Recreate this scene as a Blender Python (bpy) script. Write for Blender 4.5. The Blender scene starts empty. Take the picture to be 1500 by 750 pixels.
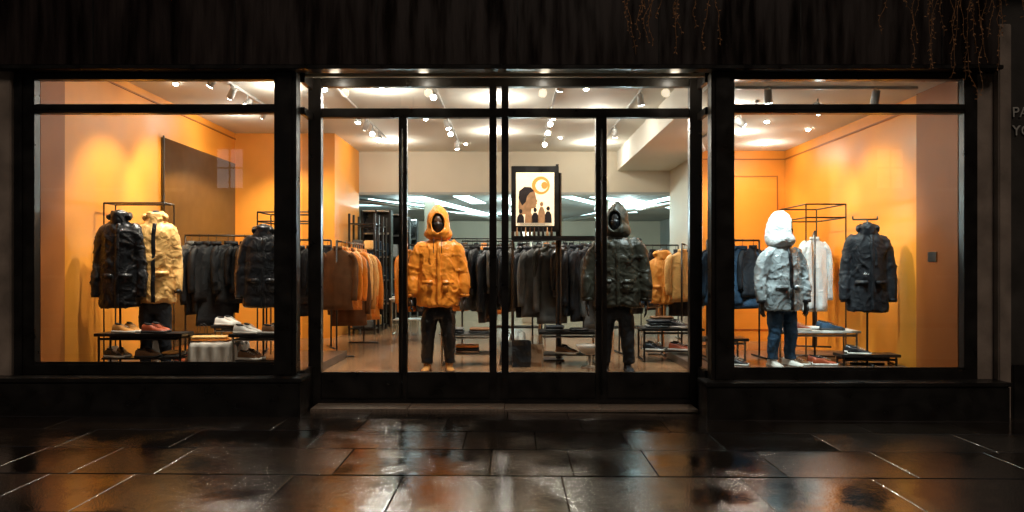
import bpy, bmesh, math, random
from mathutils import Vector, Matrix, noise
random.seed(7)
S=bpy.context.scene
S.view_settings.view_transform='Standard'; S.view_settings.look='None'; S.view_settings.exposure=0
R=math.radians

# ---------------------------------------------------------------- materials
def _n(nt,t,**kw):
    n=nt.nodes.new(t)
    for k,v in kw.items(): setattr(n,k,v)
    return n
MC={}
def mat(name,col,rough=0.5,metal=0.0,var=0.25,vs=6.0,bump=0.0,bs=30.0,emit=0.0,ecol=None,coat=0.0,wr=0.0,ws=5.0,rvar=0.0,spec=None,stretch=(1,1,1)):
    if name in MC: return MC[name]
    m=bpy.data.materials.new(name); m.use_nodes=True; nt=m.node_tree; L=nt.links
    b=nt.nodes['Principled BSDF']
    tc=_n(nt,'ShaderNodeTexCoord'); mp=_n(nt,'ShaderNodeMapping'); L.new(tc.outputs['Object'],mp.inputs[0]); mp.inputs['Scale'].default_value=stretch
    nz=_n(nt,'ShaderNodeTexNoise'); nz.inputs['Scale'].default_value=vs; nz.inputs['Detail'].default_value=3; L.new(mp.outputs[0],nz.inputs[0])
    rp=_n(nt,'ShaderNodeValToRGB'); rp.color_ramp.elements[0].position=0.3; rp.color_ramp.elements[1].position=0.7
    rp.color_ramp.elements[0].color=[c*(1-var) for c in col]+[1]; rp.color_ramp.elements[1].color=[min(1,c*(1+var)) for c in col]+[1]
    L.new(nz.outputs[0],rp.inputs[0]); L.new(rp.outputs[0],b.inputs['Base Color'])
    b.inputs['Roughness'].default_value=rough; b.inputs['Metallic'].default_value=metal
    b.inputs['Coat Weight'].default_value=coat
    if spec is not None: b.inputs['Specular IOR Level'].default_value=spec
    if rvar>0:
        mr=_n(nt,'ShaderNodeMapRange'); mr.inputs[1].default_value=.3; mr.inputs[2].default_value=.7
        mr.inputs[3].default_value=max(.02,rough-rvar); mr.inputs[4].default_value=min(1,rough+rvar)
        L.new(nz.outputs[0],mr.inputs[0]); L.new(mr.outputs[0],b.inputs['Roughness'])
    if wr>0:
        n3=_n(nt,'ShaderNodeTexNoise'); n3.inputs['Scale'].default_value=ws; n3.inputs['Detail'].default_value=2; n3.inputs['Distortion'].default_value=1.2
        L.new(mp.outputs[0],n3.inputs[0])
        ma=_n(nt,'ShaderNodeMath',operation='SUBTRACT'); ma.inputs[1].default_value=.5; L.new(n3.outputs[0],ma.inputs[0])
        mb=_n(nt,'ShaderNodeMath',operation='ABSOLUTE'); L.new(ma.outputs[0],mb.inputs[0])
        bp=_n(nt,'ShaderNodeBump'); bp.inputs['Strength'].default_value=wr; bp.inputs['Distance'].default_value=.05
        L.new(mb.outputs[0],bp.inputs['Height']); L.new(bp.outputs[0],b.inputs['Normal'])
    elif bump>0:
        n2=_n(nt,'ShaderNodeTexNoise'); n2.inputs['Scale'].default_value=bs; n2.inputs['Detail'].default_value=3; L.new(mp.outputs[0],n2.inputs[0])
        bp=_n(nt,'ShaderNodeBump'); bp.inputs['Strength'].default_value=bump; bp.inputs['Distance'].default_value=.004
        L.new(n2.outputs[0],bp.inputs['Height']); L.new(bp.outputs[0],b.inputs['Normal'])
    if emit>0:
        b.inputs['Emission Color'].default_value=list(ecol or col)+[1]; b.inputs['Emission Strength'].default_value=emit
    MC[name]=m; return m

BLK=mat('black_powder_coated_metal',(.011,.009,.008),.36,.0,.3,rvar=.1)
FASC=mat('wet_fascia_paint',(.016,.008,.006),.38,0,.7,vs=3,rvar=.18,bump=.4,bs=14,stretch=(3,3,.35))
STONE=mat('grey_stone',(.27,.21,.17),.6,0,.35,vs=3,bump=.6,bs=40)
DSTONE=mat('dark_stone',(.05,.042,.036),.5,0,.4,vs=3,bump=.4,bs=40)
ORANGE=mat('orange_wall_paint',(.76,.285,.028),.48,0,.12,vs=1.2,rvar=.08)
ORANGED=mat('dark_orange_trim_and_shade',(.34,.105,.014),.6,0,.12,vs=1.2)  # wall trim colour, also the painted shade on the side walls near the glass
CREAM=mat('cream_wall_paint',(.55,.49,.38),.7,0,.06,vs=1)
CEIL=mat('ceiling_paint',(.68,.66,.58),.8,0,.04,vs=.8)
DCEIL=mat('grey_ceiling_paint',(.32,.34,.32),.7,0,.1,vs=.8)
WOODF=mat('brown_shop_floor',(.26,.14,.07),.20,0,.3,vs=2,stretch=(1,6,1))
PLAT=mat('display_floor_vinyl',(.09,.06,.045),.3,0,.3,vs=3)
STEEL=mat('brushed_steel',(.5,.5,.48),.28,1,.15)
WHITET=mat('white_laminate',(.7,.7,.66),.3,0,.05)
SOLE=mat('rubber_sole_white',(.6,.58,.52),.6)
SOLED=mat('rubber_sole_dark',(.02,.02,.02),.6)
DKIN=mat('shoe_lining',(.01,.01,.01),.9)
FIG=mat('mannequin_black_plastic',(.02,.016,.014),.35,0,.1)
MIRROR=mat('smoked_mirror',(.15,.165,.16),.04,.92,.1)
BRASS=mat('lamp_housing',(.03,.03,.03),.4,.5,.2)
HOUS=mat('white_lamp_housing',(.5,.5,.48),.4,0,.1)
LENS=mat('lamp_lens',(1,1,1),.3,emit=60,ecol=(1,.95,.82))
LENSC=mat('lamp_lens_cool',(1,1,1),.3,emit=60,ecol=(.8,1,1))
STRIP=mat('ceiling_light_strip',(1,1,1),.3,emit=5.0,ecol=(.62,.95,1))
F_OR=mat('orange_nylon',(.78,.25,.024),.36,0,.16,vs=5,wr=.5,ws=6)
F_OL=mat('dark_olive_waxed_cotton',(.030,.027,.018),.42,0,.35,vs=5,wr=.45,ws=6,spec=.4)
F_BK=mat('black_nylon',(.010,.011,.013),.30,0,.4,vs=5,wr=.5,ws=8)
F_CR=mat('yellow_cream_nylon',(.80,.46,.15),.40,0,.16,vs=5,wr=.5,ws=8)
F_SV=mat('silver_black_shell',(.26,.29,.30),.16,0,.85,vs=3.2,wr=.8,ws=7,coat=.5)
F_WH=mat('white_fleece',(.66,.69,.69),.6,0,.14,wr=.55,ws=9)
F_NV=mat('dark_navy_fleece',(.008,.009,.012),.6,0,.3,wr=.4,ws=7,spec=.3)
F_DN=mat('blue_denim',(.022,.055,.10),.7,0,.4,vs=8,wr=.45,ws=8,spec=.3)
F_DK=mat('dark_denim',(.012,.015,.020),.65,0,.4,vs=8,wr=.4,ws=8,spec=.3)
F_TN=mat('tan_suede',(.50,.22,.045),.7,0,.2)
F_BR=mat('brown_wool',(.14,.065,.026),.8,0,.25,spec=.3)
F_GY=mat('grey_wool',(.10,.10,.095),.8,0,.25,spec=.3)
F_RD=mat('rust_red_leather',(.32,.06,.02),.45,0,.2)
F_WT=mat('white_leather',(.68,.66,.6),.4,0,.06)
F_LN=mat('dark_tan_lining',(.22,.075,.012),.8,0,.2)

# ---------------------------------------------------------------- helpers
def link(o,parent=None):
    S.collection.objects.link(o)
    if parent: o.parent=parent
    return o
def empty(name,loc=(0,0,0),rot=0):
    e=bpy.data.objects.new(name,None); e.empty_display_size=.2; e.location=loc; e.rotation_euler[2]=rot
    S.collection.objects.link(e); return e
def mesh(name,bm,m,parent=None,smooth=False,loc=(0,0,0),rot=(0,0,0)):
    me=bpy.data.meshes.new(name); bm.normal_update(); bm.to_mesh(me); bm.free()
    if smooth: me.polygons.foreach_set('use_smooth',[True]*len(me.polygons))
    for mm in (m if isinstance(m,(list,tuple)) else [m]): me.materials.append(mm)
    o=bpy.data.objects.new(name,me); o.location=loc; o.rotation_euler=rot
    return link(o,parent)
def addbox(bm,x0,x1,y0,y1,z0,z1):
    r=bmesh.ops.create_cube(bm,size=1)
    bmesh.ops.scale(bm,vec=(x1-x0,y1-y0,z1-z0),verts=r['verts'])
    bmesh.ops.translate(bm,vec=((x0+x1)/2,(y0+y1)/2,(z0+z1)/2),verts=r['verts'])
    return r['verts']
def box(name,x0,x1,y0,y1,z0,z1,m,parent=None,bev=.004):
    bm=bmesh.new(); addbox(bm,x0,x1,y0,y1,z0,z1)
    if bev>0: bmesh.ops.bevel(bm,geom=bm.edges[:],offset=bev,segments=2,affect='EDGES')
    return mesh(name,bm,m,parent)
def tube(bm,pts,n=18,ex=2.0,up=None,cap=True):
    rings=[]; P=[Vector(p[0]) for p in pts]
    for i,p in enumerate(pts):
        a=P[max(0,i-1)]; b=P[min(len(P)-1,i+1)]; t=(b-a).normalized()
        s=Vector(up) if up else Vector((1,0,0))
        if abs(t.dot(s))>.9: s=Vector((0,1,0))
        s=(s-t*t.dot(s)).normalized(); o=t.cross(s)
        vs=[]
        for k in range(n):
            th=2*math.pi*k/n; c=math.cos(th); q=math.sin(th)
            cx=math.copysign(abs(c)**(2/ex),c); cy=math.copysign(abs(q)**(2/ex),q)
            vs.append(bm.verts.new(P[i]+s*cx*p[1]+o*cy*p[2]))
        rings.append(vs)
    for i in range(len(rings)-1):
        for k in range(n):
            bm.faces.new((rings[i][k],rings[i][(k+1)%n],rings[i+1][(k+1)%n],rings[i+1][k]))
    if cap:
        bm.faces.new(rings[0][::-1]); bm.faces.new(rings[-1])
    return rings
def interp(keys,n):
    out=[]
    for i in range(n+1):
        t=i/n*(len(keys)-1); k=min(int(t),len(keys)-2); f=t-k
        p0=keys[max(0,k-1)]; p1=keys[k]; p2=keys[k+1]; p3=keys[min(len(keys)-1,k+2)]
        out.append([.5*((2*b)+(-a+c)*f+(2*a-5*b+4*c-d)*f*f+(-a+3*b-3*c+d)*f**3) for a,b,c,d in zip(p0,p1,p2,p3)])
    return out
SEED=[0]
def fold(me,A):
    SEED[0]+=1; sx,sy=SEED[0]*3.7,SEED[0]*1.9; N=noise.noise
    for v in me.vertices:
        x,y,z=v.co; w=N((x*4+sx,y*4+sy,z*4))*.9
        n1=N((x*6+sx,y*6+sy,z*2.6+w))
        r1=max(0,1-abs(N((x*5+w+sx,y*5+sy,z*9+x*5+w)))*4.5)
        r2=max(0,1-abs(N((x*8-w-sx,y*6-sy,z*4-x*3)))*5)
        v.co+=v.normal*(A*(n1*1.1+r1*r1*.8*(.6+w)+r2*r2*.6-.2))
def organic(o,vox=.014,A=.011,sm=3):
    if vox:
        r=o.modifiers.new('merge','REMESH'); r.mode='VOXEL'; r.voxel_size=vox; r.use_smooth_shade=True
        if sm:
            q=o.modifiers.new('smooth','SMOOTH'); q.iterations=sm; q.factor=.6
        dg=bpy.context.evaluated_depsgraph_get()
        me=bpy.data.meshes.new_from_object(o.evaluated_get(dg)); o.modifiers.clear()
        mats=list(o.data.materials); o.data=me
        if not me.materials:
            for m in mats: me.materials.append(m)
        me.polygons.foreach_set('use_smooth',[True]*len(me.polygons))
    if A: fold(o.data,A)
    return o
def rods(name,segs,r,m,parent=None,n=8,sq=False):
    bm=bmesh.new()
    for a,b in segs: tube(bm,[(a,r,r),(b,r,r)],n=4 if sq else n)
    return mesh(name,bm,m,parent,not sq)

# ---------------------------------------------------------------- garments
def jacket(parent,m,z0,H,w=.5,arm=.082,hood=None,puffer=0,vox=.0165,A=.011,spread=1.0,trim=None,cuffz=.14,depth=.33,lining=None,armf=-.03,patch=False,hoodm=None):
    keys=[(0,.53*w,depth*w),(.12,.525*w,depth*w),(.3,.51*w,depth*w*.98),(.5,.485*w,depth*w*.92),(.68,.475*w,depth*w*.90),(.80,.46*w,depth*w*.84),(.885,.40*w,depth*w*.70),(.94,.29*w,depth*w*.56),(1.0,.17*w,.16*w)]
    bm=bmesh.new(); pts=[]
    for z,a,b in interp(keys,44):
        k=1+(.05*abs(math.sin(z*math.pi*puffer)) if puffer else 0)
        pts.append(((0,0,z0+z*H),a*k,b*k))
    tube(bm,pts,n=40,ex=2.4)
    hz=z0+H
    tube(bm,[((0,.0,hz-.05),.105,.10),((0,-.005,hz+.01),.096,.09),((0,-.01,hz+.065),.09,.085)],n=20)
    for s in (-1,1):
        ks=[(s*.28*w,.0,z0+.89*H,arm*.80),(s*.41*w,.0,z0+.835*H,arm*.98),(s*(.51*w*spread),.005,z0+.69*H,arm*.97),(s*(.585*w*spread),.0,z0+.48*H,arm*.90),(s*(.62*w*spread),armf,z0+.30*H,arm*.82),(s*(.625*w*spread),armf*1.6,z0+cuffz*H,arm*.68)]
        pp=[]
        for i,(x,y,z,r) in enumerate(interp(ks,30)):
            k=1+(.07*abs(math.sin(i/30*math.pi*puffer*.8)) if puffer else 0)
            pp.append(((x,y,z),r*k,r*k*1.04))
        tube(bm,pp,n=20)
    organic(mesh('jacket_body',bm,m,parent,True),vox,A)
    dm=trim or m
    bm=bmesh.new()
    strip=[((0.014+.003*math.sin(z*23),-b-.003-.004*math.sin(z*31),z0+z*H),.024,.010) for z,a,b in interp(keys,44)[1:38]]
    tube(bm,strip,n=8,ex=4); mesh('zip_placket',bm,dm,parent,True)
    bm=bmesh.new()
    def flap(x,z,fw,fh,th=.010):
        a=.50*w;b=depth*w*.95
        y=-b*(max(0,1-(abs(x)/a)**2.4))**(1/2.4)
        y2=-b*(max(0,1-((abs(x)+fw/2)/a)**2.4))**(1/2.4)
        vs=addbox(bm,-fw/2,fw/2,-th,th,-fh/2,fh/2)
        ang=math.atan2(y2-y,fw/2)*(1 if x>0 else -1)
        bmesh.ops.rotate(bm,cent=(0,0,0),matrix=Matrix.Rotation(ang,3,'Z'),verts=vs)
        bmesh.ops.translate(bm,vec=(x,y-.004,z),verts=vs)
    for s in (-1,1):
        flap(s*.25*w,z0+.35*H,.15,.055,.016)
        if patch: flap(s*.25*w,z0+.27*H,.14,.13)
    bmesh.ops.bevel(bm,geom=bm.edges[:],offset=.007,segments=2,affect='EDGES')
    mesh('pocket_flaps',bm,m,parent,True)
    bm=bmesh.new()
    for s in (-1,1):
        x=s*.625*w*spread; tube(bm,[((x,armf*1.6,z0+(cuffz-.025)*H),arm*.60,arm*.62),((x,armf*1.5,z0+(cuffz+.02)*H),arm*.69,arm*.71)],n=16)
    mesh('cuffs',bm,dm,parent,True)
    if hood=='up': hoodshell(parent,hoodm or m,hz,lining or m)
    elif hood=='down':
        bm=bmesh.new(); pp=[]
        for i in range(17):
            t=math.pi*(-.10+1.2*i/16); pp.append(((math.cos(t)*.105,math.sin(t)*.09-.02,hz+.0+.035*math.sin(t)),.038,.036))
        tube(bm,pp,n=14,up=(0,0,1)); organic(mesh('hood',bm,m,parent,True),.010,.016,2)
    return hz
def hoodshell(parent,m,hz,lining):
    c=Vector((0,.015,hz+.155)); rx,ry,rz=.140,.165,.215
    bm=bmesh.new(); nu,nv=48,34
    def P(i,j):
        th=2*math.pi*i/nu; ph=math.pi*j/nv
        x=math.sin(ph)*math.cos(th); y=math.sin(ph)*math.sin(th); z=math.cos(ph)
        v=Vector((x*rx,y*ry,z*rz))
        if z>.2: v.z+=.05*(z-.2)*(1-abs(x)*1.2); v.y+=.02*(z-.2)
        if z<-.15: k=-z-.15; v.x*=1+1.15*k; v.y*=1+.55*k
        return c+v
    V={}
    for i in range(nu):
        for j in range(nv+1): V[i,j]=bm.verts.new(P(i,j))
    for i in range(nu):
        for j in range(nv):
            p=(P(i,j)+P(i+1,j+1))*.5-c
            if p.y<0 and (p.x/.084)**2+((p.z-.015)/.125)**2<1: continue
            bm.faces.new((V[i,j],V[i,j+1],V[(i+1)%nu,j+1],V[(i+1)%nu,j]))
    bmesh.ops.remove_doubles(bm,verts=bm.verts[:],dist=.0005)
    o=mesh('hood',bm,[m,lining],parent,True)
    for v in o.data.vertices:
        d=v.co-c; v.co+=d.normalized()*(noise.noise(v.co*9+Vector((hz,0,0)))*.018+max(0,1-abs(noise.noise(Vector((v.co.x*6,v.co.y*6,v.co.z*14))))*5)*.012)
    s=o.modifiers.new('thick','SOLIDIFY'); s.thickness=.016; s.material_offset=1; s.material_offset_rim=0; s.offset=-1
    s=o.modifiers.new('sm','SMOOTH'); s.iterations=2; s.factor=.5
    bm=bmesh.new(); pp=[]
    for i in range(41):
        t=2*math.pi*i/40; x=.087*math.cos(t); z=.015+.128*math.sin(t)
        y=-ry*math.sqrt(max(0,1-(x/rx)**2-(z/rz)**2))
        pp.append(((c.x+x,c.y+y+.004,c.z+z),.009,.010))
    tube(bm,pp,n=10,up=(0,1,0),cap=False); mesh('hood_rim',bm,m,parent,True)
def head(parent,hz,mface=FIG,mask=None):
    bm=bmesh.new(); c=hz+.165; f=-.02
    ks=[(-.01,-.115,.030,.040),(-.012,-.10,.046,.060),(-.008,-.06,.060,.080),(0,-.01,.072,.092),(.004,.04,.076,.096),(.006,.08,.066,.086),(.008,.11,.042,.058),(.008,.122,.014,.02)]
    tube(bm,[((0,y+f,c+z),a,b) for y,z,a,b in interp(ks,24)],n=26)
    tube(bm,[((0,-.088+f,c+.025),.008,.008),((0,-.104+f,c-.005),.012,.012),((0,-.100+f,c-.022),.014,.010)],n=10)
    for s in (-1,1):
        tube(bm,[((s*.012,-.086+f,c+.035),.006,.008),((s*.032,-.084+f,c+.040),.008,.008),((s*.052,-.066+f,c+.034),.006,.006)],n=8)
        tube(bm,[((s*.070,.0+f,c+.025),.008,.016),((s*.074,.004+f,c+.0),.008,.018),((s*.069,f,c-.03),.006,.010)],n=8)
    tube(bm,[((-.022,-.092+f,c-.052),.004,.005),((0,-.098+f,c-.050),.007,.008),((.022,-.092+f,c-.052),.004,.005)],n=8)
    tube(bm,[((0,.01,c-.22),.06,.06),((0,.008,c-.08),.052,.055)],n=16)
    organic(mesh('head',bm,mface,parent,True),.008,0,2)
    if mask:
        bm=bmesh.new()
        tube(bm,[((0,-.012+f,c-.125),.040,.055),((0,-.012+f,c-.10),.056,.074),((0,-.008+f,c-.06),.068,.091),((0,-.006+f,c-.015),.078,.106),((0,-.004+f,c-.003),.079,.105)],n=24)
        mesh('face_mask',bm,mask,parent,True)
def trousers(parent,m,top,z0=.09,sp=.105,r=1.0,A=.013):
    bm=bmesh.new()
    tube(bm,[((0,0,top),.16,.115),((0,0,top-.12),.175,.125),((0,0,top-.2),.15,.11)],n=24)
    for s in (-1,1):
        h=top-.12-z0
        ks=[(s*.082,0,top-.10,.098),(s*(sp-.01),-.005,top-.12-h*.25,.094),(s*sp,-.012,top-.12-h*.5,.078),(s*(sp+.008),.0,top-.12-h*.75,.070),(s*(sp+.015),.008,z0+.06,.064),(s*(sp+.017),.008,z0,.070)]
        tube(bm,[((x,y,z),rr*r,rr*r*1.05) for x,y,z,rr in interp(ks,20)],n=18)
    organic(mesh('trousers',bm,m,parent,True),.015,A,2)
def hand(parent,x,y,z,s,m):
    bm=bmesh.new()
    tube(bm,[((x,y,z+.09),.026,.030),((x,y,z+.03),.022,.036),((x,y-.002,z-.02),.018,.044),((x,y-.002,z-.05),.015,.042)],n=14,up=(1,0,0))
    for i,(dy,L) in enumerate(((-.033,.065),(-.011,.078),(.012,.073),(.033,.056))):
        tube(bm,[((x,y+dy,z-.04),.010,.010),((x-s*.004,y+dy*1.1,z-.05-L*.5),.0095,.0095),((x-s*.018,y+dy*1.1,z-.05-L*.85),.0085,.0085),((x-s*.026,y+dy*1.05,z-.05-L),.006,.006)],n=10)
    tube(bm,[((x-s*.004,y-.028,z+.01),.013,.013),((x-s*.012,y-.055,z-.02),.011,.011),((x-s*.016,y-.064,z-.055),.009,.009)],n=10)
    organic(mesh('gloved_hand',bm,m,parent,True),.0055,0,2)
SHC={}
def shoemesh(m,sole,boot,L=.29):
    k=(m.name,sole.name,boot)
    if k in SHC: return SHC[k]
    g=bmesh.new()
    sec=[(0,.012,.04),(.02,.03,.085),(.08,.038,.10),(.3,.036,.10),(.42,.037,.085),(.6,.043,.062),(.78,.047,.050),(.92,.040,.040),(1.0,.014,.026)]
    rings=[]
    for t,w,h in interp(sec,24):
        yy=(.5-t)*L; vs=[]
        for q in range(15):
            a=math.pi*q/14; cx=math.cos(a); cz=math.sin(a)
            vs.append(g.verts.new((math.copysign(abs(cx)**.8,cx)*w,yy,.018+max(.002,h-.018)*max(0,cz)**.75)))
        rings.append(vs)
    for i in range(len(rings)-1):
        for q in range(14): g.faces.new((rings[i][q],rings[i][q+1],rings[i+1][q+1],rings[i+1][q]))
    g.faces.new(rings[0]); g.faces.new(rings[-1][::-1])
    if boot: tube(g,[((0,.075,.06),.046,.062),((0,.08,.12),.046,.056),((0,.085,.17),.055,.062)],n=18)
    o=[(w+.006,(.5-t)*L*1.03) for t,w,h in interp(sec,24)]
    lo=[g.verts.new((-w,yy,0)) for w,yy in o]+[g.verts.new((w,yy,0)) for w,yy in reversed(o)]
    hi=[g.verts.new((v.co.x,v.co.y,.026)) for v in lo]
    fs=[g.faces.new(lo[::-1]),g.faces.new(hi)]
    for i in range(len(lo)): fs.append(g.faces.new((lo[i],lo[(i+1)%len(lo)],hi[(i+1)%len(lo)],hi[i])))
    for f in fs: f.material_index=1
    if not boot:
        b4=set(g.faces); tube(g,[((0,.075,.092),.024,.046),((0,.073,.104),.028,.052)],n=14)
        for f in g.faces:
            if f not in b4: f.material_index=2
    b4=set(g.faces)
    for i in range(4):
        yy=.015-i*.024; hh=.098-i*.010
        tube(g,[((-.022,yy,hh-.008),.003,.003),((0,yy-.006,hh+.002),.003,.003),((.022,yy,hh-.008),.003,.003)],n=6)
    for f in g.faces:
        if f not in b4: f.material_index=1
    me=bpy.data.meshes.new('shoe'); g.normal_update(); g.to_mesh(me); g.free()
    me.polygons.foreach_set('use_smooth',[True]*len(me.polygons))
    for mm in (m,sole,DKIN): me.materials.append(mm)
    SHC[k]=me; return me
def shoe(parent,x,y,z,rot,m,sole=SOLED,boot=False,sc=1.0):
    o=bpy.data.objects.new('boot' if boot else 'shoe',shoemesh(m,sole,boot)); link(o,parent)
    o.location=(x,y,z); o.rotation_euler=(0,0,rot); o.scale=(sc,)*3
def shoes(x,y,z,rot,m,sole=SOLED,sc=1.0):
    e=empty('pair_of_shoes',(x,y,z),rot)
    shoe(e,-.07,0,0,.12,m,sole,sc=sc); shoe(e,.07,.03,0,-.2,m,sole,sc=sc); return e

# ================================================================= MANNEQUINS
def fig(x,y,z,rot,name='mannequin'): return empty(name,(x,y,z),rot)
def turnhead(e,a):
    for c in e.children:
        if c.name.startswith(('hood','head','face_mask')): c.rotation_euler[2]=a
m=fig(-.916,1.5,.2,.05)
hz=jacket(m,F_OR,.80,.86,w=.50,arm=.090,hood='up',A=.022,lining=F_LN,spread=1.05,cuffz=.16,depth=.36,patch=True)
head(m,hz,mat('mannequin_brown',(.08,.035,.016),.4),mask=FIG)
trousers(m,F_BK,.86,.10,sp=.125,r=1.02)
hand(m,-.33,-.055,.86,-1,F_BK); hand(m,.33,-.055,.86,1,F_BK)
shoe(m,-.145,-.05,0,-.12,F_TN,F_BR,True); shoe(m,.145,-.05,0,.15,F_TN,F_BR,True)
bm=bmesh.new()
for s in (-1,1): tube(bm,[((s*.045,-.185,1.66),.004,.004),((s*.05,-.20,1.58),.004,.004),((s*.048,-.195,1.46),.005,.005)],n=6)
mesh('drawstrings',bm,F_BK,m,True)
m=fig(1.30,1.5,.2,-.12)
hz=jacket(m,F_OL,.80,.89,w=.55,arm=.098,hood='up',A=.022,spread=1.06,cuffz=.10,depth=.35,lining=F_BK,patch=True)
head(m,hz,FIG,mask=F_BK); turnhead(m,-.25)
trousers(m,F_DK,.86,.10,sp=.13,r=1.08)
hand(m,-.36,-.055,.80,-1,F_BK); hand(m,.36,-.055,.80,1,F_BK)
shoe(m,-.15,-.04,0,-.15,F_DK,SOLED,True); shoe(m,.15,-.04,0,.2,F_DK,SOLED,True)
m=fig(3.245,1.2,.3,.30)
hz=jacket(m,F_SV,.67,.80,w=.47,arm=.084,hood='up',A=.022,spread=1.08,depth=.37,lining=F_GY,trim=F_BK,hoodm=F_WH)
head(m,hz,FIG,mask=FIG); turnhead(m,.85)
trousers(m,F_DN,.84,.08,sp=.11,r=.98)
hand(m,-.31,-.05,.72,-1,FIG); hand(m,.31,-.05,.72,1,FIG)
shoe(m,-.125,-.04,0,-.15,F_WT,SOLE); shoe(m,.125,-.04,0,.2,F_WT,SOLE)
m=fig(-4.25,1.12,.3,.15,'headless_mannequin')
hz=jacket(m,F_CR,.76,1.02,w=.44,arm=.072,A=.020,spread=.98,depth=.34,hood='down',trim=F_BK)
trousers(m,F_DK,.84,.02,sp=.10,r=.95)
bm=bmesh.new(); tube(bm,[((0,0,hz-.02),.055,.055),((0,0,hz+.08),.05,.05),((0,0,hz+.085),.02,.02)],n=16); mesh('neck',bm,F_DK,m,True)
def bust(x,y,zf,rot,m_,zh,H,w,puffer=0,hood='down',arm=.075,name='jacket_stand'):
    e=empty(name,(x,y,zf),rot); hz=jacket(e,m_,zh-zf,H,w=w,arm=arm,puffer=puffer,A=.020 if not puffer else .008,hood=hood,depth=.34)
    rods('pole',[((0,.0,.0),(0,.0,zh-zf+.2)),((-.2,0,.012),(.2,0,.012)),((0,-.2,.012),(0,.2,.012))],.013,BLK,e)
    bm=bmesh.new(); tube(bm,[((0,0,hz),.055,.055),((0,0,hz+.08),.05,.05),((0,0,hz+.09),.02,.02)],n=16); mesh('neck_cap',bm,FIG,e,True)
    return e,hz
bust(-4.56,.90,.3,.1,F_BK,1.02,1.05,.41)
bust(-3.04,1.35,.3,.2,F_BK,1.0,.93,.44,puffer=7)
e,hz=bust(4.33,1.32,.3,-.1,F_NV,.95,1.0,.45)
rods('hanger',[((-.17,0,hz+.12),(.12,0,hz+.12)),((-.17,0,hz+.12),(-.17,0,hz+.16)),((.12,0,hz+.12),(.12,0,hz+.16)),((0,0,hz),(0,0,hz+.12))],.010,BLK,e)
bm=bmesh.new()
for i in range(3): tube(bm,[((-.10+.022*i,-.176,1.10),.005,.004),((-.085+.022*i,-.178,1.13-.01*i),.005,.004)],n=6)
mesh('chest_print',bm,F_WH,e)
bust(2.2,3.2,.2,-.1,mat('ochre_canvas',(.62,.26,.04),.6,0,.15,wr=.3,ws=7),.95,.72,.32,arm=.055)

# ---------------------------------------------------------------- rails, tables
HV=[]
def hangmesh(seed,H,w):
    bm=bmesh.new()
    ks=[(0,.50*w,.060),(.3,.48*w,.062),(.6,.45*w,.058),(.82,.46*w,.050),(.92,.36*w,.042),(.97,.2*w,.04),(1,.11*w,.04)]
    tube(bm,[((0,0,-H+z*H),a,b) for z,a,b in interp(ks,16)],n=28,ex=2.2)
    for s in (-1,1):
        ks=[(s*.36*w,0,-.10*H,.045),(s*.50*w,0,-.2*H,.05),(s*.55*w,-.01,-.5*H,.048),(s*.54*w,-.02,-.85*H,.04)]
        tube(bm,[((x,y,z),r,r*.8) for x,y,z,r in interp(ks,10)],n=12)
    tube(bm,[((0,0,-.02),.07,.05),((0,0,.03),.065,.045)],n=14)
    for v in bm.verts:
        p=v.co*5+Vector((seed*7.1,0,0)); d=noise.noise(Vector((p.x*2.2,p.y,p.z*.45)))*.034+noise.noise(p*2.4)*.012
        v.co+=Vector((d*.5,d*1.3,0))
    tube(bm,[((0,0,.02),.004,.004),((0,0,.07),.004,.004),((.015,0,.10),.004,.004),((0,0,.115),.004,.004)],n=6)
    me=bpy.data.meshes.new('hanging_garment'); bm.to_mesh(me); bm.free()
    me.polygons.foreach_set('use_smooth',[True]*len(me.polygons)); me.materials.append(F_BK); return me
for i in range(6): HV.append(hangmesh(i,.62+.075*i,.44))
def hang(parent,x,y,z,rot,m,v=None,sc=1.0):
    o=bpy.data.objects.new('hanging_garment',HV[random.randrange(6) if v is None else v])
    link(o,parent); o.location=(x,y,z-.11*sc); o.rotation_euler=(0,random.uniform(-.03,.03),rot); o.scale=(sc,sc,sc)
    o.material_slots[0].link='OBJECT'; o.material_slots[0].material=m; return o
def rack(name,p0,p1,zr,zf,mats,n,grot,jit=.25,m=BLK,sc=1.0):
    a=Vector((p0[0],p0[1],0)); b=Vector((p1[0],p1[1],0)); e=empty(name,(a.x,a.y,0)); d=b-a; t=d.normalized(); q=Vector((-t.y,t.x,0))*.25
    segs=[((0,0,zr),tuple(d+Vector((0,0,zr)))),((0,0,zf),(0,0,zr)),(tuple(d+Vector((0,0,zf))),tuple(d+Vector((0,0,zr))))]
    for o in (Vector((0,0,0)),d):
        segs.append((tuple(o-q+Vector((0,0,zf+.015))),tuple(o+q+Vector((0,0,zf+.015)))))
    rods('rail_frame',segs,.013,m,e)
    for i in range(n):
        p=d*((i+.6+random.uniform(-.3,.3))/(n+.2)); hang(e,p.x,p.y,zr+.012,grot+random.uniform(-jit,jit),random.choice(mats),sc=sc*random.uniform(.88,1.06))
    return e
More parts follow.
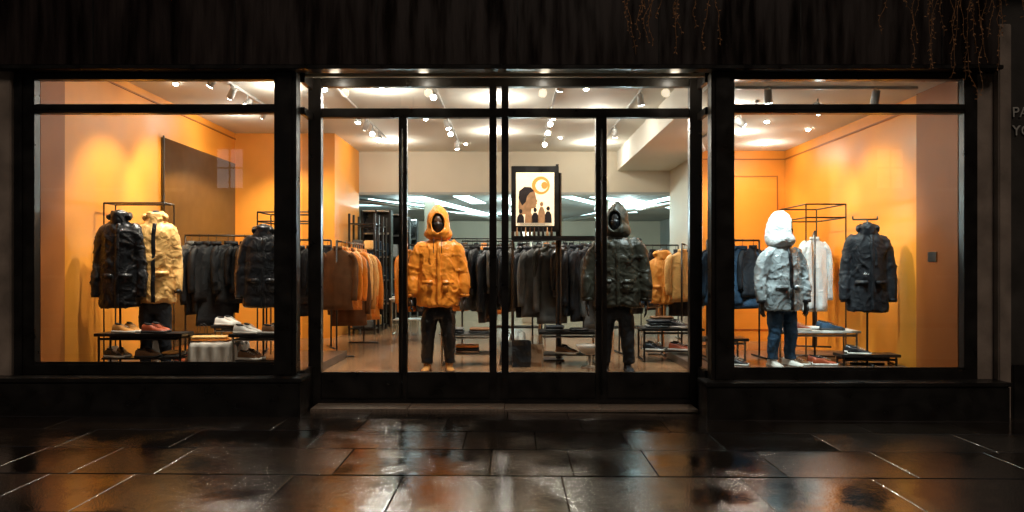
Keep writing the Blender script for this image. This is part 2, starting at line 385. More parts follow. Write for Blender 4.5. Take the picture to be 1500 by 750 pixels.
def table(name,x0,x1,y0,y1,zt,zf,mtop,mleg,shelf=None,th=.035,leg=.014):
    cx,cy=(x0+x1)/2,(y0+y1)/2; e=empty(name,(cx,cy,zf)); hx,hy=(x1-x0)/2,(y1-y0)/2; h=zt-zf
    box('table_top',-hx,hx,-hy,hy,h-th,h,mtop,e,.005)
    segs=[]
    for sx in (-1,1):
        for sy in (-1,1):
            X,Y=sx*(hx-.04),sy*(hy-.04); segs.append(((X,Y,0),(X,Y,h-th)))
        segs.append(((sx*(hx-.04),-hy+.04,.02),(sx*(hx-.04),hy-.04,.02)))
    for sy in (-1,1): segs.append(((-hx+.04,sy*(hy-.04),h-th-.03),(hx-.04,sy*(hy-.04),h-th-.03)))
    rods('table_legs',segs,leg,mleg,e,sq=True)
    if shelf: box('lower_shelf',-hx+.06,hx-.06,-hy+.05,hy-.05,shelf-zf-.02,shelf-zf,mtop,e,.004)
    return e
def folded(x,y,z,mats,w=.30,d=.24,h=.035,rot=0,name='folded_clothes'):
    e=empty(name,(x,y,z),rot)
    for i,m in enumerate(mats):
        bm=bmesh.new(); jx=random.uniform(-.02,.02)
        tube(bm,[((-w/2+jx,0,h*(i+.5)),d/2*.9,h*.35),((-w/2+.02+jx,0,h*(i+.5)),d/2,h*.52),((0+jx,0,h*(i+.5)),d/2,h*.54),((w/2-.02+jx,0,h*(i+.5)),d/2,h*.5),((w/2+jx,0,h*(i+.5)),d/2*.9,h*.35)],n=16,ex=3.5,up=(0,1,0))
        mesh('folded_garment',bm,m,e,True)
    return e

# ================================================================= STOREFRONT
B=empty('clothing_store_building')
ZC=3.9; ZR=3.5; LX=-5.0; RX=4.73
box('fascia',-5.32,5.0,-.16,.0,3.56,4.55,FASC,B,.01)
box('fascia_lip',-5.34,5.02,-.20,-.02,3.515,3.557,BLK,B,.006)
box('upper_cornice',-5.6,5.5,-.30,.0,4.553,4.70,FASC,B,.01)
box('upper_wall',-9,9,.0,.3,4.0,9.0,DSTONE,B,0)
for i in range(7): box('fascia_seam',-4.3+i*1.45,-4.285+i*1.45,-.166,-.158,3.57,4.54,BLK,B,0)
box('stone_pier_base_l',-6.2,-5.18,-.1,.35,-.2,4.0,STONE,B,.01)
box('stone_pier_r',5.02,5.15,-.12,.35,-.2,4.0,STONE,B,.01)
box('dark_pier_r',4.84,5.018,-.03,.35,-.2,3.51,STONE,B,.006)
box('neighbour_wall_r',5.153,9,-.05,.35,-.2,4.0,DSTONE,B,.01)
box('neighbour_plinth_r',5.153,9,-.14,-.052,-.2,.48,BLK,B,.01)
box('neighbour_wall_l',-9,-6.203,-.05,.35,-.2,4.0,DSTONE,B,.01)
box('plinth_left',-5.6,-2.14,-.30,.08,-.2,.33,BLK,B,.012)
box('plinth_cap_left',-5.62,-2.12,-.32,.06,.332,.372,BLK,B,.006)
box('plinth_right',1.97,5.02,-.30,.08,-.25,.285,BLK,B,.012)
box('plinth_cap_right',1.95,5.04,-.32,.06,.287,.325,BLK,B,.006)
def wframe(x0,x1,zb):
    box('window_sill',x0-.14,x1+.10,-.06,.06,zb-.105,zb,BLK,B,.006)
    box('frame_head',x0-.14,x1+.10,-.05,.05,3.443,3.512,BLK,B,.005)
    box('frame_transom',x0,x1,-.055,.05,3.093,3.186,BLK,B,.005)
    box('frame_transom_bead',x0,x1,-.062,-.0555,3.13,3.15,BLK,B,0)
    box('glass_bead_bottom',x0,x1,-.035,-.015,zb+.001,zb+.025,BLK,B,0)
wframe(-4.965,-2.46,.479); wframe(2.30,4.70,.421)
box('frame_left_jamb',-5.18,-4.965,-.055,.05,.30,3.512,BLK,B,.005)
box('frame_left_jamb_trim',-5.11,-5.08,-.075,-.056,.38,3.5,BLK,B,.003)
box('frame_right_jamb',4.70,4.84,-.055,.05,.25,3.512,BLK,B,.005)
box('column_left',-2.46,-2.23,-.10,.06,.20,3.512,BLK,B,.006)
box('column_left_trim',-2.42,-2.27,-.125,-.101,.38,3.50,BLK,B,.006)
box('column_right',2.06,2.30,-.10,.06,.20,3.512,BLK,B,.006)
box('column_right_trim',2.10,2.25,-.125,-.101,.33,3.50,BLK,B,.006)
YD=.45
for x0,x1,nm in ((-2.24,-2.10,'l'),(1.955,2.09,'r')):
    box('door_jamb_'+nm,x0,x1,YD-.05,YD+.06,.0-.1,3.57,BLK,B,.005)
    xm=x0+.03 if nm=='l' else x1-.03
    for z0,z1 in ((-.1,.40),(3.44,3.57),(3.10,3.18)): box('return_rail_'+nm,xm-.025,xm+.025,.062,YD-.052,z0,z1,BLK,B,.004)
box('door_header',-2.10,1.955,YD-.04,YD+.05,3.478,3.57,BLK,B,.005)
box('door_transom',-2.098,1.953,YD-.05,YD+.05,3.138,3.236,BLK,B,.005)
box('door_kick_panel',-2.098,1.953,YD-.03,YD+.04,.02,.33,BLK,B,.005)
box('door_threshold',-2.098,1.953,YD-.09,YD+.08,-.05,.03,BLK,B,.006)
for a,b in ((-2.098,-1.245),(-1.155,-.249),(-.038,.921),(1.042,1.953)): box('door_bottom_rail',a+.004,b-.004,YD-.042,YD-.031,.05,.315,BLK,B,.004)
for a,b in ((-1.245,-1.155),(-.249,-.17),(-.115,-.038),(.921,1.042)): box('door_stile',a,b,YD-.052,YD+.045,.021,3.139,BLK,B,.005)
for a,b in ((-.249,-.17),(-.115,-.038)): box('upper_mullion',a,b,YD-.045,YD+.045,3.237,3.479,BLK,B,.004)
for x in (-1.2,.98): rods('door_pull_handle',[((x,YD-.11,.1),(x,YD-.11,3.0)),((x,YD-.11,.3),(x,YD-.04,.3)),((x,YD-.11,2.8),(x,YD-.04,2.8))],.010,BRASS,B)
box('recess_soffit',-2.23,2.06,.0,YD-.05,3.572,3.62,CREAM,B,0)
g=bpy.data.materials.new('window_glass'); g.use_nodes=True; nt=g.node_tree; nt.nodes.remove(nt.nodes['Principled BSDF'])
lw=_n(nt,'ShaderNodeLayerWeight'); lw.inputs[0].default_value=.5
pw=_n(nt,'ShaderNodeMath',operation='POWER'); pw.inputs[1].default_value=4; nt.links.new(lw.outputs['Facing'],pw.inputs[0])
ml=_n(nt,'ShaderNodeMath',operation='MULTIPLY_ADD'); ml.inputs[1].default_value=.7; ml.inputs[2].default_value=.05; nt.links.new(pw.outputs[0],ml.inputs[0])
tr=_n(nt,'ShaderNodeBsdfTransparent'); tr.inputs[0].default_value=(.96,.97,.95,1)
gl=_n(nt,'ShaderNodeBsdfGlossy'); gl.inputs['Roughness'].default_value=.01
mx=_n(nt,'ShaderNodeMixShader'); nt.links.new(ml.outputs[0],mx.inputs[0]); nt.links.new(tr.outputs[0],mx.inputs[1]); nt.links.new(gl.outputs[0],mx.inputs[2])
nt.links.new(mx.outputs[0],nt.nodes['Material Output'].inputs[0]); GLASS=g
def pane(name,x0,x1,y,z0,z1,along='x'):
    bm=bmesh.new()
    if along=='x': vs=[(x0,y,z0),(x1,y,z0),(x1,y,z1),(x0,y,z1)]
    else: vs=[(y,x0,z0),(y,x1,z0),(y,x1,z1),(y,x0,z1)]
    bm.faces.new([bm.verts.new(v) for v in vs]); return mesh(name,bm,GLASS,B)
for x0,x1,zb in ((-4.965,-2.46,.479),(2.30,4.70,.421)):
    pane('window_glass',x0,x1,0,zb,3.093); pane('window_glass_upper',x0,x1,0,3.186,3.443)
for a,b in ((-2.098,-1.245),(-1.155,-.249),(-.17,-.115),(-.038,.921),(1.042,1.953)): pane('door_glass',a,b,YD,.33,3.138)
for a,b in ((-2.098,-.249),(-.17,-.115),(-.038,1.953)): pane('door_glass_upper',a,b,YD,3.236,3.478)
pane('return_glass_l',.062,YD-.052,-2.21,.40,3.44,'y'); pane('return_glass_r',.062,YD-.052,2.06,.40,3.44,'y')

box('shop_floor',-5.2,5.0,YD+.09,18,.1,.2,WOODF,B,0)
box('display_platform_left',-4.99,-2.35,.07,2.9,.201,.30,PLAT,B,.004)
box('display_platform_right',2.2,4.72,.07,2.9,.201,.30,PLAT,B,.004)
box('side_wall_left',LX-.15,LX,.06,5.95,.1,3.95,ORANGE,B,0)
box('side_wall_left_shade',LX,LX+.03,.06,.50,.3,ZC,ORANGED,B,.002)  # thin dark panel standing in for shade on the wall's near end
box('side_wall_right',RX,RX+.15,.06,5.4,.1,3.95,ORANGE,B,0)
box('side_wall_right_shade',RX-.03,RX,.06,.89,.3,ZR,ORANGED,B,.002)  # same on the right: shade put in as a darker wall strip
box('back_wall_left',LX,-3.2,5.8,5.95,.1,3.95,ORANGE,B,0)
box('back_wall_left_return',-3.32,-3.2,5.951,8.0,.1,3.95,ORANGE,B,0)
box('back_wall_right',3.3,RX,5.24,5.4,.1,3.95,ORANGE,B,0)
box('back_wall_right_return',3.3,3.42,5.401,8.0,.1,3.95,CREAM,B,0)
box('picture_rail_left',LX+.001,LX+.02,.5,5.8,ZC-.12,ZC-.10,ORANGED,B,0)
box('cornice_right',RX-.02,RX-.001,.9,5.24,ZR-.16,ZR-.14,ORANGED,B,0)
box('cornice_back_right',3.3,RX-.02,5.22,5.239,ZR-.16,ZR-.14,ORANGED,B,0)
for x0,x1,z0,z1 in ((3.75,4.60,.4,.415),(3.75,3.765,.415,3.05),(4.585,4.60,.415,3.05),(3.75,4.60,3.05,3.065)):
    box('wall_panel_groove',x0,x1,5.225,5.239,z0,z1,ORANGED,B,0)
box('ceiling_main',-5.2,2.2,.0,8.0,ZC,ZC+.1,CEIL,B,0)
box('ceiling_right',2.2,5.0,.0,8.0,ZR,ZR+.5,CEIL,B,0)
box('front_wall_header',-5.2,5.0,.07,.10,3.50,3.95,CREAM,B,0)
box('header_center',-2.2,2.2,YD+.06,YD+.1,3.571,3.95,CREAM,B,0)
box('bulkhead',-3.2,3.3,8.0,8.15,3.0,3.95,CREAM,B,0)
box('bulkhead_trim',-3.2,3.3,7.98,7.999,3.0,3.05,DCEIL,B,0)
box('deep_ceiling',-5.2,5.2,8.15,18,3.02,3.15,DCEIL,B,0)
box('deep_wall_l',-5.2,-5.0,5.96,18,.1,3.2,DCEIL,B,0); box('deep_wall_r',5.0,5.2,5.41,18,.1,3.2,DCEIL,B,0)
box('deep_back_wall',-5.2,5.2,17.8,18,.1,3.2,CREAM,B,0)
for x0,y0,x1,y1,wd in ((-3.2,9.2,-1.2,14.5,.09),(-2.1,8.6,-.6,15,.34),(1.2,8.6,3.4,13.5,.25),(2.6,9,4.2,12.0,.10),(.6,9.4,1.3,16,.22),(-4,11,-1.5,11.1,.10),(1.8,8.7,2.8,9.8,.25),(-1.1,8.5,-.8,10.4,.35),(3.6,8.6,2.2,15,.30),(-.2,9,.2,12,.12)):
    bm=bmesh.new(); a=Vector((x0,y0,3.005)); b=Vector((x1,y1,3.005)); d=(b-a).normalized(); q=Vector((-d.y,d.x,0))*wd/2; u=Vector((0,0,.014))
    lo=[bm.verts.new(v) for v in (a-q,b-q,b+q,a+q)]; hi=[bm.verts.new(v.co+u) for v in lo]
    bm.faces.new(lo[::-1]); bm.faces.new(hi)
    for k in range(4): bm.faces.new((lo[k],lo[(k+1)%4],hi[(k+1)%4],hi[k]))
    mesh('ceiling_light_strip',bm,STRIP,B)
for x in (-1.9,2.1,.35): box('shop_pillar',x-.12,x+.12,9.6,9.84,.2,3.02,CREAM,B,.01)
bm=bmesh.new()
for a,b in (((-3.4,8.4,2.92),(-.2,15,2.92)),((3.9,8.4,2.90),(1.6,15,2.90))): tube(bm,[(a,.07,.05),(b,.07,.05)],n=10)
mesh('ceiling_duct',bm,STEEL,B,True)
box('wall_mirror',LX+.002,LX+.035,2.9,5.72,.31,3.34,MIRROR,B,.004)
box('mirror_edge',LX+.036,LX+.05,2.87,2.90,.31,3.36,BLK,B,0)
for k in range(4):
    y=8.3+k*1.1; c=empty('glazed_cabinet',(-2.9+.05*k,y,.2))
    box('cabinet_back',-.3,.3,.3,.32,0,2.5,BLK,c,0)
    for x in (-.3,0,.3): box('cabinet_post',x-.02,x+.02,-.02,.3,0,2.5,BLK,c,.003)
    for z in (0.02,.5,1.0,1.5,2.0,2.48): box('cabinet_shelf',-.3,.3,0,.3,z-.015,z+.015,STEEL,c,.002)
    for z in (.52,1.02,1.52):
        for x in (-.15,.15): box('cabinet_stock',x-.1,x+.1,.05,.25,z,z+.28,random.choice([F_DN,F_GY,F_DK,F_WH]),c,.02)
for k in range(2):
    c=empty('tall_shelving_unit',(-2.85,6.5+k*.9,.2))
    for x in (-.24,.24):
        for y in (0,.4): box('upright',x-.02,x+.02,y,y+.04,0,2.3,BLK,c,.003)
    for z in (.1,.6,1.1,1.6,2.1): box('shelf',-.24,.24,.02,.42,z,z+.02,BLK,c,.002)
    for z in (.12,.62,1.12,1.62):
        for x in (-.11,.11): box('folded_stack',x-.09,x+.09,.06,.36,z,z+random.uniform(.1,.25),random.choice([F_DN,F_GY,F_BR,F_CR]),c,.02)

def downlight(x,y,z,p,col=(1,.9,.74),r=.045,name='recessed_downlight',drop=.18,lens=LENS):
    e=empty(name,(x,y,z))
    bm=bmesh.new(); tube(bm,[((0,0,0),r*1.35,r*1.35),((0,0,-.012),r*1.3,r*1.3)],n=20); mesh('trim_ring',bm,WHITET,e,True)
    bm=bmesh.new(); tube(bm,[((0,0,-.012),r,r),((0,0,-.03),r*.8,r*.8),((0,0,-.038),r*.3,r*.3)],n=20); mesh('lens',bm,lens,e,True)
    if p:
        l=bpy.data.lights.new('lamp','POINT'); l.energy=p; l.color=col; l.shadow_soft_size=.05
        o=bpy.data.objects.new('lamp',l); o.location=(0,0,-drop); link(o,e)
def spot(x,y,z,tgt,p=0,col=(1,.92,.8),ang=60,soft=.035,lens=LENS,hm=HOUS):
    e=empty('track_spotlight',(x,y,z)); t=(Vector(tgt)-Vector((x,y,z-.12))).normalized(); c=Vector((0,0,-.12))
    bm=bmesh.new(); tube(bm,[((0,0,0),.012,.012),((0,0,-.12),.012,.012)],n=8); mesh('stem',bm,hm,e,True)
    bm=bmesh.new(); tube(bm,[(c-t*.09,.030,.030),(c-t*.08,.042,.042),(c+t*.06,.046,.046)],n=18,cap=True); mesh('housing',bm,hm,e,True)
    bm=bmesh.new(); tube(bm,[(c+t*.0605,.040,.040),(c+t*.064,.040,.040)],n=18); mesh('lens',bm,lens,e,True)
    if p:
        l=bpy.data.lights.new('lamp','SPOT'); l.energy=p; l.color=col; l.spot_size=R(ang); l.spot_blend=.6; l.shadow_soft_size=soft
        o=bpy.data.objects.new('lamp',l); o.location=c+t*.08; o.rotation_euler=t.to_track_quat('-Z','Y').to_euler(); link(o,e)
def track(x0,y0,x1,y1,z,m=HOUS):
    e=empty('lighting_track',(x0,y0,z)); box('rail',min(0,x1-x0)-.018,max(0,x1-x0)+.018,min(0,y1-y0),max(.036,y1-y0),-.03,0,m,e,.003)
WARM=(1,.86,.64); NEU=(1,.94,.84); COOL=(.80,.98,1)
zl=ZC-.03; zr=ZR-.03
track(-3.67,1.1,-3.67,5,ZC)
spot(-3.67,1.35,zl,(-5,1.5,1.6),230,WARM,75)
spot(-3.67,2.0,zl,(-5,3.0,1.9),240,WARM,75)
spot(-3.67,2.6,zl,(-4.6,-1.5,0),150,(1,.62,.25),34)
spot(-3.67,3.3,zl,(-5,4.6,1.8),150,WARM,85)
spot(-3.67,4.6,zl,(-4.0,5.8,1.9),170,WARM,75)
track(-2.35,1.2,-2.35,6.6,ZC)
spot(-2.35,1.55,zl,(-1.5,-1.3,0),260,COOL,38,lens=LENSC)
spot(-2.35,3.7,zl,(-2.5,3.0,1.2),140,WARM,80); spot(-2.35,4.3,zl,(-3.4,5.8,1.8),180,WARM,75); spot(-2.35,4.9,zl,(-2,0,1)); spot(-2.35,5.5,zl,(-2.5,0,1))
track(-1.03,1.2,-1.03,7,ZC)
spot(-1.03,2.06,zl,(-.9,-2.6,0),340,(1,.68,.30),36); spot(-1.03,4.2,zl,(-.3,3.6,1.3),200,NEU,85); spot(-1.03,4.9,zl,(-1.2,0,1)); spot(-1.03,6.3,zl,(-.7,6.2,1),190,NEU,80)
track(.6,1.0,.6,7,ZC)
spot(.6,1.55,zl,(.3,2.6,1.6),110,NEU,70); spot(.6,3.4,zl,(.9,3.6,1),200,NEU,85); spot(.6,4.0,zl,(.5,0,1.5)); spot(.6,4.8,zl,(.9,-1.8,0),340,WARM,26); spot(.6,6.1,zl,(.7,0,2))
track(1.75,2,1.75,7,ZC)
spot(1.75,2.4,zl,(2.2,3.1,1.2),160,NEU,80,lens=LENSC); spot(1.75,5,zl,(2.1,6,1),190,NEU,80)
track(2.95,1.2,2.95,4.6,ZR)
spot(2.95,1.87,zr,(4.73,1.9,1.8),200,WARM,75)
spot(2.95,2.7,zr,(4.73,3.5,1.9),200,WARM,75)
spot(2.95,3.9,zr,(4.1,5.24,1.9),170,WARM,80)
track(-4.6,.62,-2.5,.62,ZC); track(-1.9,.72,1.8,.72,ZC); track(2.5,.5,4.5,.5,ZR)
spot(-3.9,.60,zl,(-4.3,1.05,1.4),320,NEU,50); spot(-3.0,.60,zl,(-3.05,1.35,1.1),250,NEU,55)
spot(-.3,.66,zl,(-.92,1.5,1.4),370,NEU,44); spot(1.75,.66,zl,(1.29,1.5,1.5),330,COOL,46)
spot(2.8,.36,zr,(3.22,1.2,1.45),400,COOL,50,lens=LENSC); spot(4.0,.42,zr,(4.2,1.6,1.3),280,COOL,56,lens=LENSC)
spot(3.6,1.0,zr,(3.5,-1.6,0),380,COOL,40,lens=LENSC)
for x,y in ((2.75,1.5),(3.4,3.4),(4.1,4.4)): downlight(x,y,ZR,16,NEU)
for x,y in ((-4.3,3.9),(-3.1,2.2)): downlight(x,y,ZC,22,NEU)
for x,y in ((-1.75,2.3),(-.2,2.9),(1.35,4.0),(-.3,5.6),(-2.3,6.6),(1.6,6.8)): downlight(x,y,ZC,36,NEU)
for x,y,z in ((-4.4,2.0,ZC),(-2.9,3.5,ZC),(-1.4,4.4,ZC),(.1,4.2,ZC),(1.0,2.3,ZC),(-.9,6.9,ZC),(.9,6.2,ZC),(3.9,1.6,ZR),(3.5,2.5,ZR),(4.3,3.1,ZR)): downlight(x,y,z,0,r=.035)
for x in (-1.9,-.95,.35,1.75): downlight(x,.2,3.572,1.6,WARM,.03,drop=.10)
for x,y in ((-2.6,10.5),(.2,9.3),(2.8,10.5),(0,14)): downlight(x,y,3.02,150,(.70,.97,1),drop=.3)

# ================================================================= RACKS
rack('garment_rack',(-2.5,2.9),(-2.5,4.9),1.86,.2,[F_OR,F_TN,F_BR,F_CR,F_OR],12,0,.2,sc=1.15)
rack('garment_rack',(-.75,3.5),(.45,3.6),1.88,.2,[F_BK,F_NV,F_OL,F_DK,F_GY],12,1.0,.4,sc=1.15)
rack('garment_rack',(.3,3.2),(1.6,3.4),1.90,.2,[F_BK,F_NV,F_OL,F_DK,F_GY],10,.8,.4,sc=1.15)
rack('garment_rack',(-1.9,5.6),(.0,5.7),1.88,.2,[F_BK,F_NV,F_OR,F_DK,F_GY,F_BR],17,1.1,.4,sc=1.2)
rack('garment_rack',(.6,5.9),(3.0,5.8),1.88,.2,[F_BK,F_NV,F_BR,F_DK,F_GY,F_WH],18,1.1,.4,sc=1.2)
rack('garment_rack',(-1.4,7.2),(2.6,7.4),2.05,.2,[F_BK,F_NV,F_BR,F_DK,F_GY,F_OR],22,1.1,.4,sc=1.2)
rack('garment_rack',(2.42,2.9),(2.9,4.4),1.82,.2,[F_WH,F_GY,F_BK,F_CR],7,.15,.2,sc=1.1)
rack('garment_rack',(4.0,2.1),(4.45,3.3),1.96,.3,[F_WH,F_WH,F_WH,F_GY],7,.35,.15,sc=.95)
rack('garment_rack',(2.55,2.0),(3.25,2.05),1.84,.3,[F_DK,F_DN,F_DK],5,.35,.2,sc=1.05)
rack('garment_rack',(-4.55,2.65),(-3.5,2.9),1.93,.3,[F_DK,F_BK,F_GY,F_NV],9,.8,.3,sc=1.1)
rack('garment_rack',(-3.3,2.9),(-2.65,3.2),1.88,.3,[F_DK,F_BK,F_BR],6,.7,.2,sc=1.1)
def boxframe(name,x0,x1,y0,y1,z0,z1,r=.012,zm=None):
    e=empty(name,(x0,y0,z0)); X,Y,Z=x1-x0,y1-y0,z1-z0; s=[]
    for zz in ([Z] if zm is None else [Z,zm-z0]):
        s+=[((0,0,zz),(X,0,zz)),((X,0,zz),(X,Y,zz)),((X,Y,zz),(0,Y,zz)),((0,Y,zz),(0,0,zz))]
    for a,b in ((0,0),(X,0),(X,Y),(0,Y)): s.append(((a,b,0),(a,b,Z)))
    rods('frame',s,r,BLK,e,sq=True); return e
boxframe('display_frame',-4.90,-4.18,1.18,1.45,.3,2.26,r=.010)
boxframe('display_frame',3.98,4.52,2.35,3.35,.3,2.34,zm=2.16,r=.010)
boxframe('display_frame',-3.28,-2.6,1.85,2.4,.3,2.20,zm=2.08,r=.010)
e=empty('poster_lightbox',(.32,2.6,.2))
box('case',-.33,.33,0,.09,1.78,2.69,BLK,e,.006)
PW=mat('poster_backlit_paper',(.85,.72,.50),.5,emit=1.05,ecol=(1,.78,.50),var=.2,vs=4)
PO=mat('poster_orange_ink',(.8,.25,.04),.5,emit=.8,ecol=(1,.36,.07)); PK=mat('poster_dark_ink',(.03,.02,.02),.5); PG=mat('poster_brown_ink',(.35,.20,.10),.5,emit=.3,ecol=(.8,.36,.14),var=.6,vs=9)
box('poster',-.265,.265,-.004,-.001,1.86,2.60,PW,e,0)
def blobp(pts,m_,y,nm='poster_print'):
    bm=bmesh.new(); bm.faces.new([bm.verts.new((x,y,z)) for x,z in pts]); mesh(nm,bm,m_,e)
def ell(cx,cz,rx,rz,n=26): return [(cx+math.cos(2*math.pi*k/n)*rx,cz+math.sin(2*math.pi*k/n)*rz) for k in range(n)]
blobp(ell(.08,2.42,.125,.125),PO,-.006); blobp(ell(.09,2.415,.085,.085),PW,-.008); blobp(ell(.13,2.42,.045,.05),PO,-.010)
blobp([(-.22,2.02),(-.23,2.12),(-.225,2.24),(-.20,2.33),(-.14,2.38),(-.06,2.375),(-.005,2.33),(.01,2.27),(.015,2.235),(.035,2.20),(.02,2.185),(.025,2.165),(.012,2.15),(.015,2.125),(-.01,2.105),(-.05,2.10),(-.06,2.02)],PG,-.011)
blobp([(-.23,2.24),(-.22,2.34),(-.15,2.40),(-.06,2.395),(-.01,2.34),(-.07,2.32),(-.11,2.27),(-.13,2.19),(-.18,2.14)],PK,-.012)
for cx,hh,mm in ((-.20,.12,PK),(-.09,.17,PG),(.0,.14,PK),(.09,.22,PG),(.18,.16,PK)):
    blobp([(cx-.055,1.90),(cx-.045,1.9+hh*.7),(cx-.02,1.9+hh),(cx+.02,1.9+hh),(cx+.045,1.9+hh*.7),(cx+.05,1.90)],mm,-.014); blobp(ell(cx,1.92+hh+.02,.024,.032,14),mm,-.016)
for i in range(6): box('poster_caption',-.24+(.03*(i%2)),.24-.05*(i%3),-.007,-.005,1.865+i*.006,1.868+i*.006,PK,e,0)
rods('posts',[((-.31,.045,0),(-.31,.045,1.8)),((.31,.045,0),(.31,.045,2.72)),((.35,.045,0),(.35,.045,2.6))],.02,BLK,e,sq=True)
box('shelf',-.33,.95,-.05,.35,1.66,1.72,BLK,e,.004)
box('foot',-.36,.4,-.15,.25,0,.02,BLK,e,.004)
for i in range(9):
    bm=bmesh.new(); x=-.25+i*.06; tube(bm,[((x,.0,1.72),.018,.018),((x,.0,1.77),.018,.018),((x,.0,1.80),.007,.007),((x,.0,1.84),.007,.007)],n=10); mesh('small_bottle',bm,random.choice([F_BR,FIG,PG]),e,True)

# ================================================================= TABLES & SMALL GOODS
def bag(x,y,z,w,d,h,m_,rot=0):
    e=empty('shopping_bag',(x,y,z),rot); bm=bmesh.new(); addbox(bm,-w/2,w/2,-d/2,d/2,0,h)
    for f in [f for f in bm.faces if f.calc_center_median().z>h*.99]: bm.faces.remove(f)
    bmesh.ops.subdivide_edges(bm,edges=bm.edges[:],cuts=4,use_grid_fill=True)
    for v in bm.verts: v.co.y+=noise.noise(v.co*9)*.02; v.co.x+=noise.noise(v.co*8+Vector((5,0,0)))*.012
    o=mesh('bag_body',bm,m_,e); s=o.modifiers.new('t','SOLIDIFY'); s.thickness=.003
    for s_ in (-1,1):
        bm=bmesh.new(); tube(bm,[((-.05,s_*d/2,h),.004,.004),((-.04,s_*d/2,h+.1),.004,.004),((0,s_*d/2,h+.13),.004,.004),((.04,s_*d/2,h+.1),.004,.004),((.05,s_*d/2,h),.004,.004)],n=6,up=(0,1,0)); mesh('handle',bm,m_,e,True)
table('display_table',-4.72,-3.72,.62,.95,.74,.3,BLK,BLK,shelf=.46)
shoes(-4.40,.78,.742,1.1,F_TN,SOLE); shoes(-4.06,.78,.742,1.3,F_RD,SOLED)
shoes(-4.5,.78,.462,1.1,F_BK,SOLE,.9); shoes(-4.15,.78,.462,1.4,F_BR,SOLED,.9); folded(-3.88,.78,.462,[F_GY,F_TN],.16)
table('display_table',-3.74,-3.18,.85,1.25,.60,.3,BLK,BLK)
bm=bmesh.new(); N=34
V=[[None]*(N+1) for _ in range(N+1)]
for i in range(N+1):
    for j in range(N+1):
        u=-.35+.70*i/N; v=-.34+.56*j/N
        x=max(-.27,min(.27,u)); y=max(-.20,min(.2,v)); dz=-(abs(u-x)+abs(v-y))*2.2
        f=noise.noise(Vector((u*14,v*14,3)))*.012
        if v<-.20: y-=.015+.02*math.sin(u*45)*min(1,-dz*6)
        if abs(u)>.27: x+=math.copysign(.012+.012*math.sin(v*45),u)
        V[i][j]=bm.verts.new((x,y,.312+max(dz,-.28)+f))
for i in range(N):
    for j in range(N): bm.faces.new((V[i][j],V[i+1][j],V[i+1][j+1],V[i][j+1]))
mesh('draped_cloth',bm,mat('grey_cotton',(.46,.42,.36),.8,0,.25),None,True,(-3.46,1.05,.3))
folded(-3.55,1.0,.625,[F_OR,F_CR],.42,.2,.03,.15); folded(-3.35,1.12,.625,[F_TN],.25,.2,.03,-.2)
table('display_table',-3.75,-3.35,1.5,1.8,.76,.3,BLK,STEEL); shoes(-3.55,1.62,.762,1.2,F_WT,SOLE)
table('display_table',-3.25,-2.5,.75,1.05,.72,.3,BLK,STEEL,shelf=.42)
shoes(-3.05,.88,.722,1.2,F_WT,SOLE); shoes(-3.0,.88,.422,1.2,F_BR,SOLE); shoes(-2.72,.88,.722,1.2,F_BR,SOLE)
shoes(-4.42,1.5,.3,1.2,F_BK,SOLE); shoes(-4.05,1.55,.3,1.0,F_RD,SOLED); shoes(-3.2,1.6,.3,1.0,F_TN); shoes(-3.85,1.4,.3,.8,F_BR,SOLE)
bag(-3.95,1.75,.3,.26,.12,.34,F_BK,.1); bag(-4.6,1.9,.3,.24,.12,.3,F_GY,.3)
e=empty('price_card',(-4.80,1.2,.3)); box('card',-.06,.06,0,.01,0,.24,WHITET,e,.002); box('card_foot',-.07,.07,-.03,.05,0,.01,BLK,e,0)
table('display_table',-.95,-.2,1.9,2.4,.62,.2,STEEL,STEEL,shelf=.36,th=.02)
folded(-.75,2.1,.622,[F_DK,F_GY],.26); folded(-.42,2.1,.622,[F_BK,F_BR],.26); folded(-.6,2.1,.362,[F_BR,F_DK,F_OR],.3)
table('display_table',.35,1.15,2.0,2.5,.64,.2,BLK,STEEL,shelf=.34)
folded(.55,2.2,.642,[F_GY,F_DK],.25); folded(.9,2.2,.642,[F_BK],.25); shoes(.75,2.15,.342,1.0,F_BR,SOLE)
bag(.12,1.9,.2,.24,.12,.34,F_BK,.1); bag(.30,1.95,.2,.2,.12,.28,mat('kraft_paper',(.25,.14,.07),.8),-.2); bag(-.05,2.1,.2,.2,.12,.30,F_GY,.2)
e=empty('bowl_stool',(1.0,1.85,.2)); bm=bmesh.new()
tube(bm,[((0,0,.16),.05,.05),((0,0,.19),.11,.11),((0,0,.24),.155,.155),((0,0,.29),.175,.175)],n=28); mesh('bowl',bm,WHITET,e,True)
bm=bmesh.new(); tube(bm,[((0,0,0),.12,.12),((0,0,.015),.11,.11),((0,0,.03),.025,.025),((0,0,.16),.025,.025)],n=20); mesh('pedestal',bm,STEEL,e,True)
table('display_table',1.75,2.6,2.3,2.85,.66,.2,BLK,BLK,shelf=.36)
folded(2.0,2.5,.662,[F_GY,F_BK,F_DK],.3); shoes(1.95,2.4,.362,1,F_BK,SOLE); shoes(2.3,2.45,.662,.9,F_BK,SOLE); shoes(2.3,2.4,.362,1,F_RD,SOLE); folded(2.1,2.7,.662,[F_WH,F_DK,F_GY,F_BR],.3)
table('display_table',-2.3,-1.5,6.3,6.9,.9,.2,WHITET,STEEL,shelf=.5); folded(-2.1,6.5,.902,[F_WH,F_DN],.3); folded(-1.7,6.5,.902,[F_OR,F_GY],.3)
table('display_table',-.4,.5,4.5,5.0,.9,.2,BLK,STEEL,shelf=.5); folded(-.2,4.7,.902,[F_WH,F_DN,F_GY],.3); folded(.2,4.7,.902,[F_OR,F_GY,F_BK],.3)
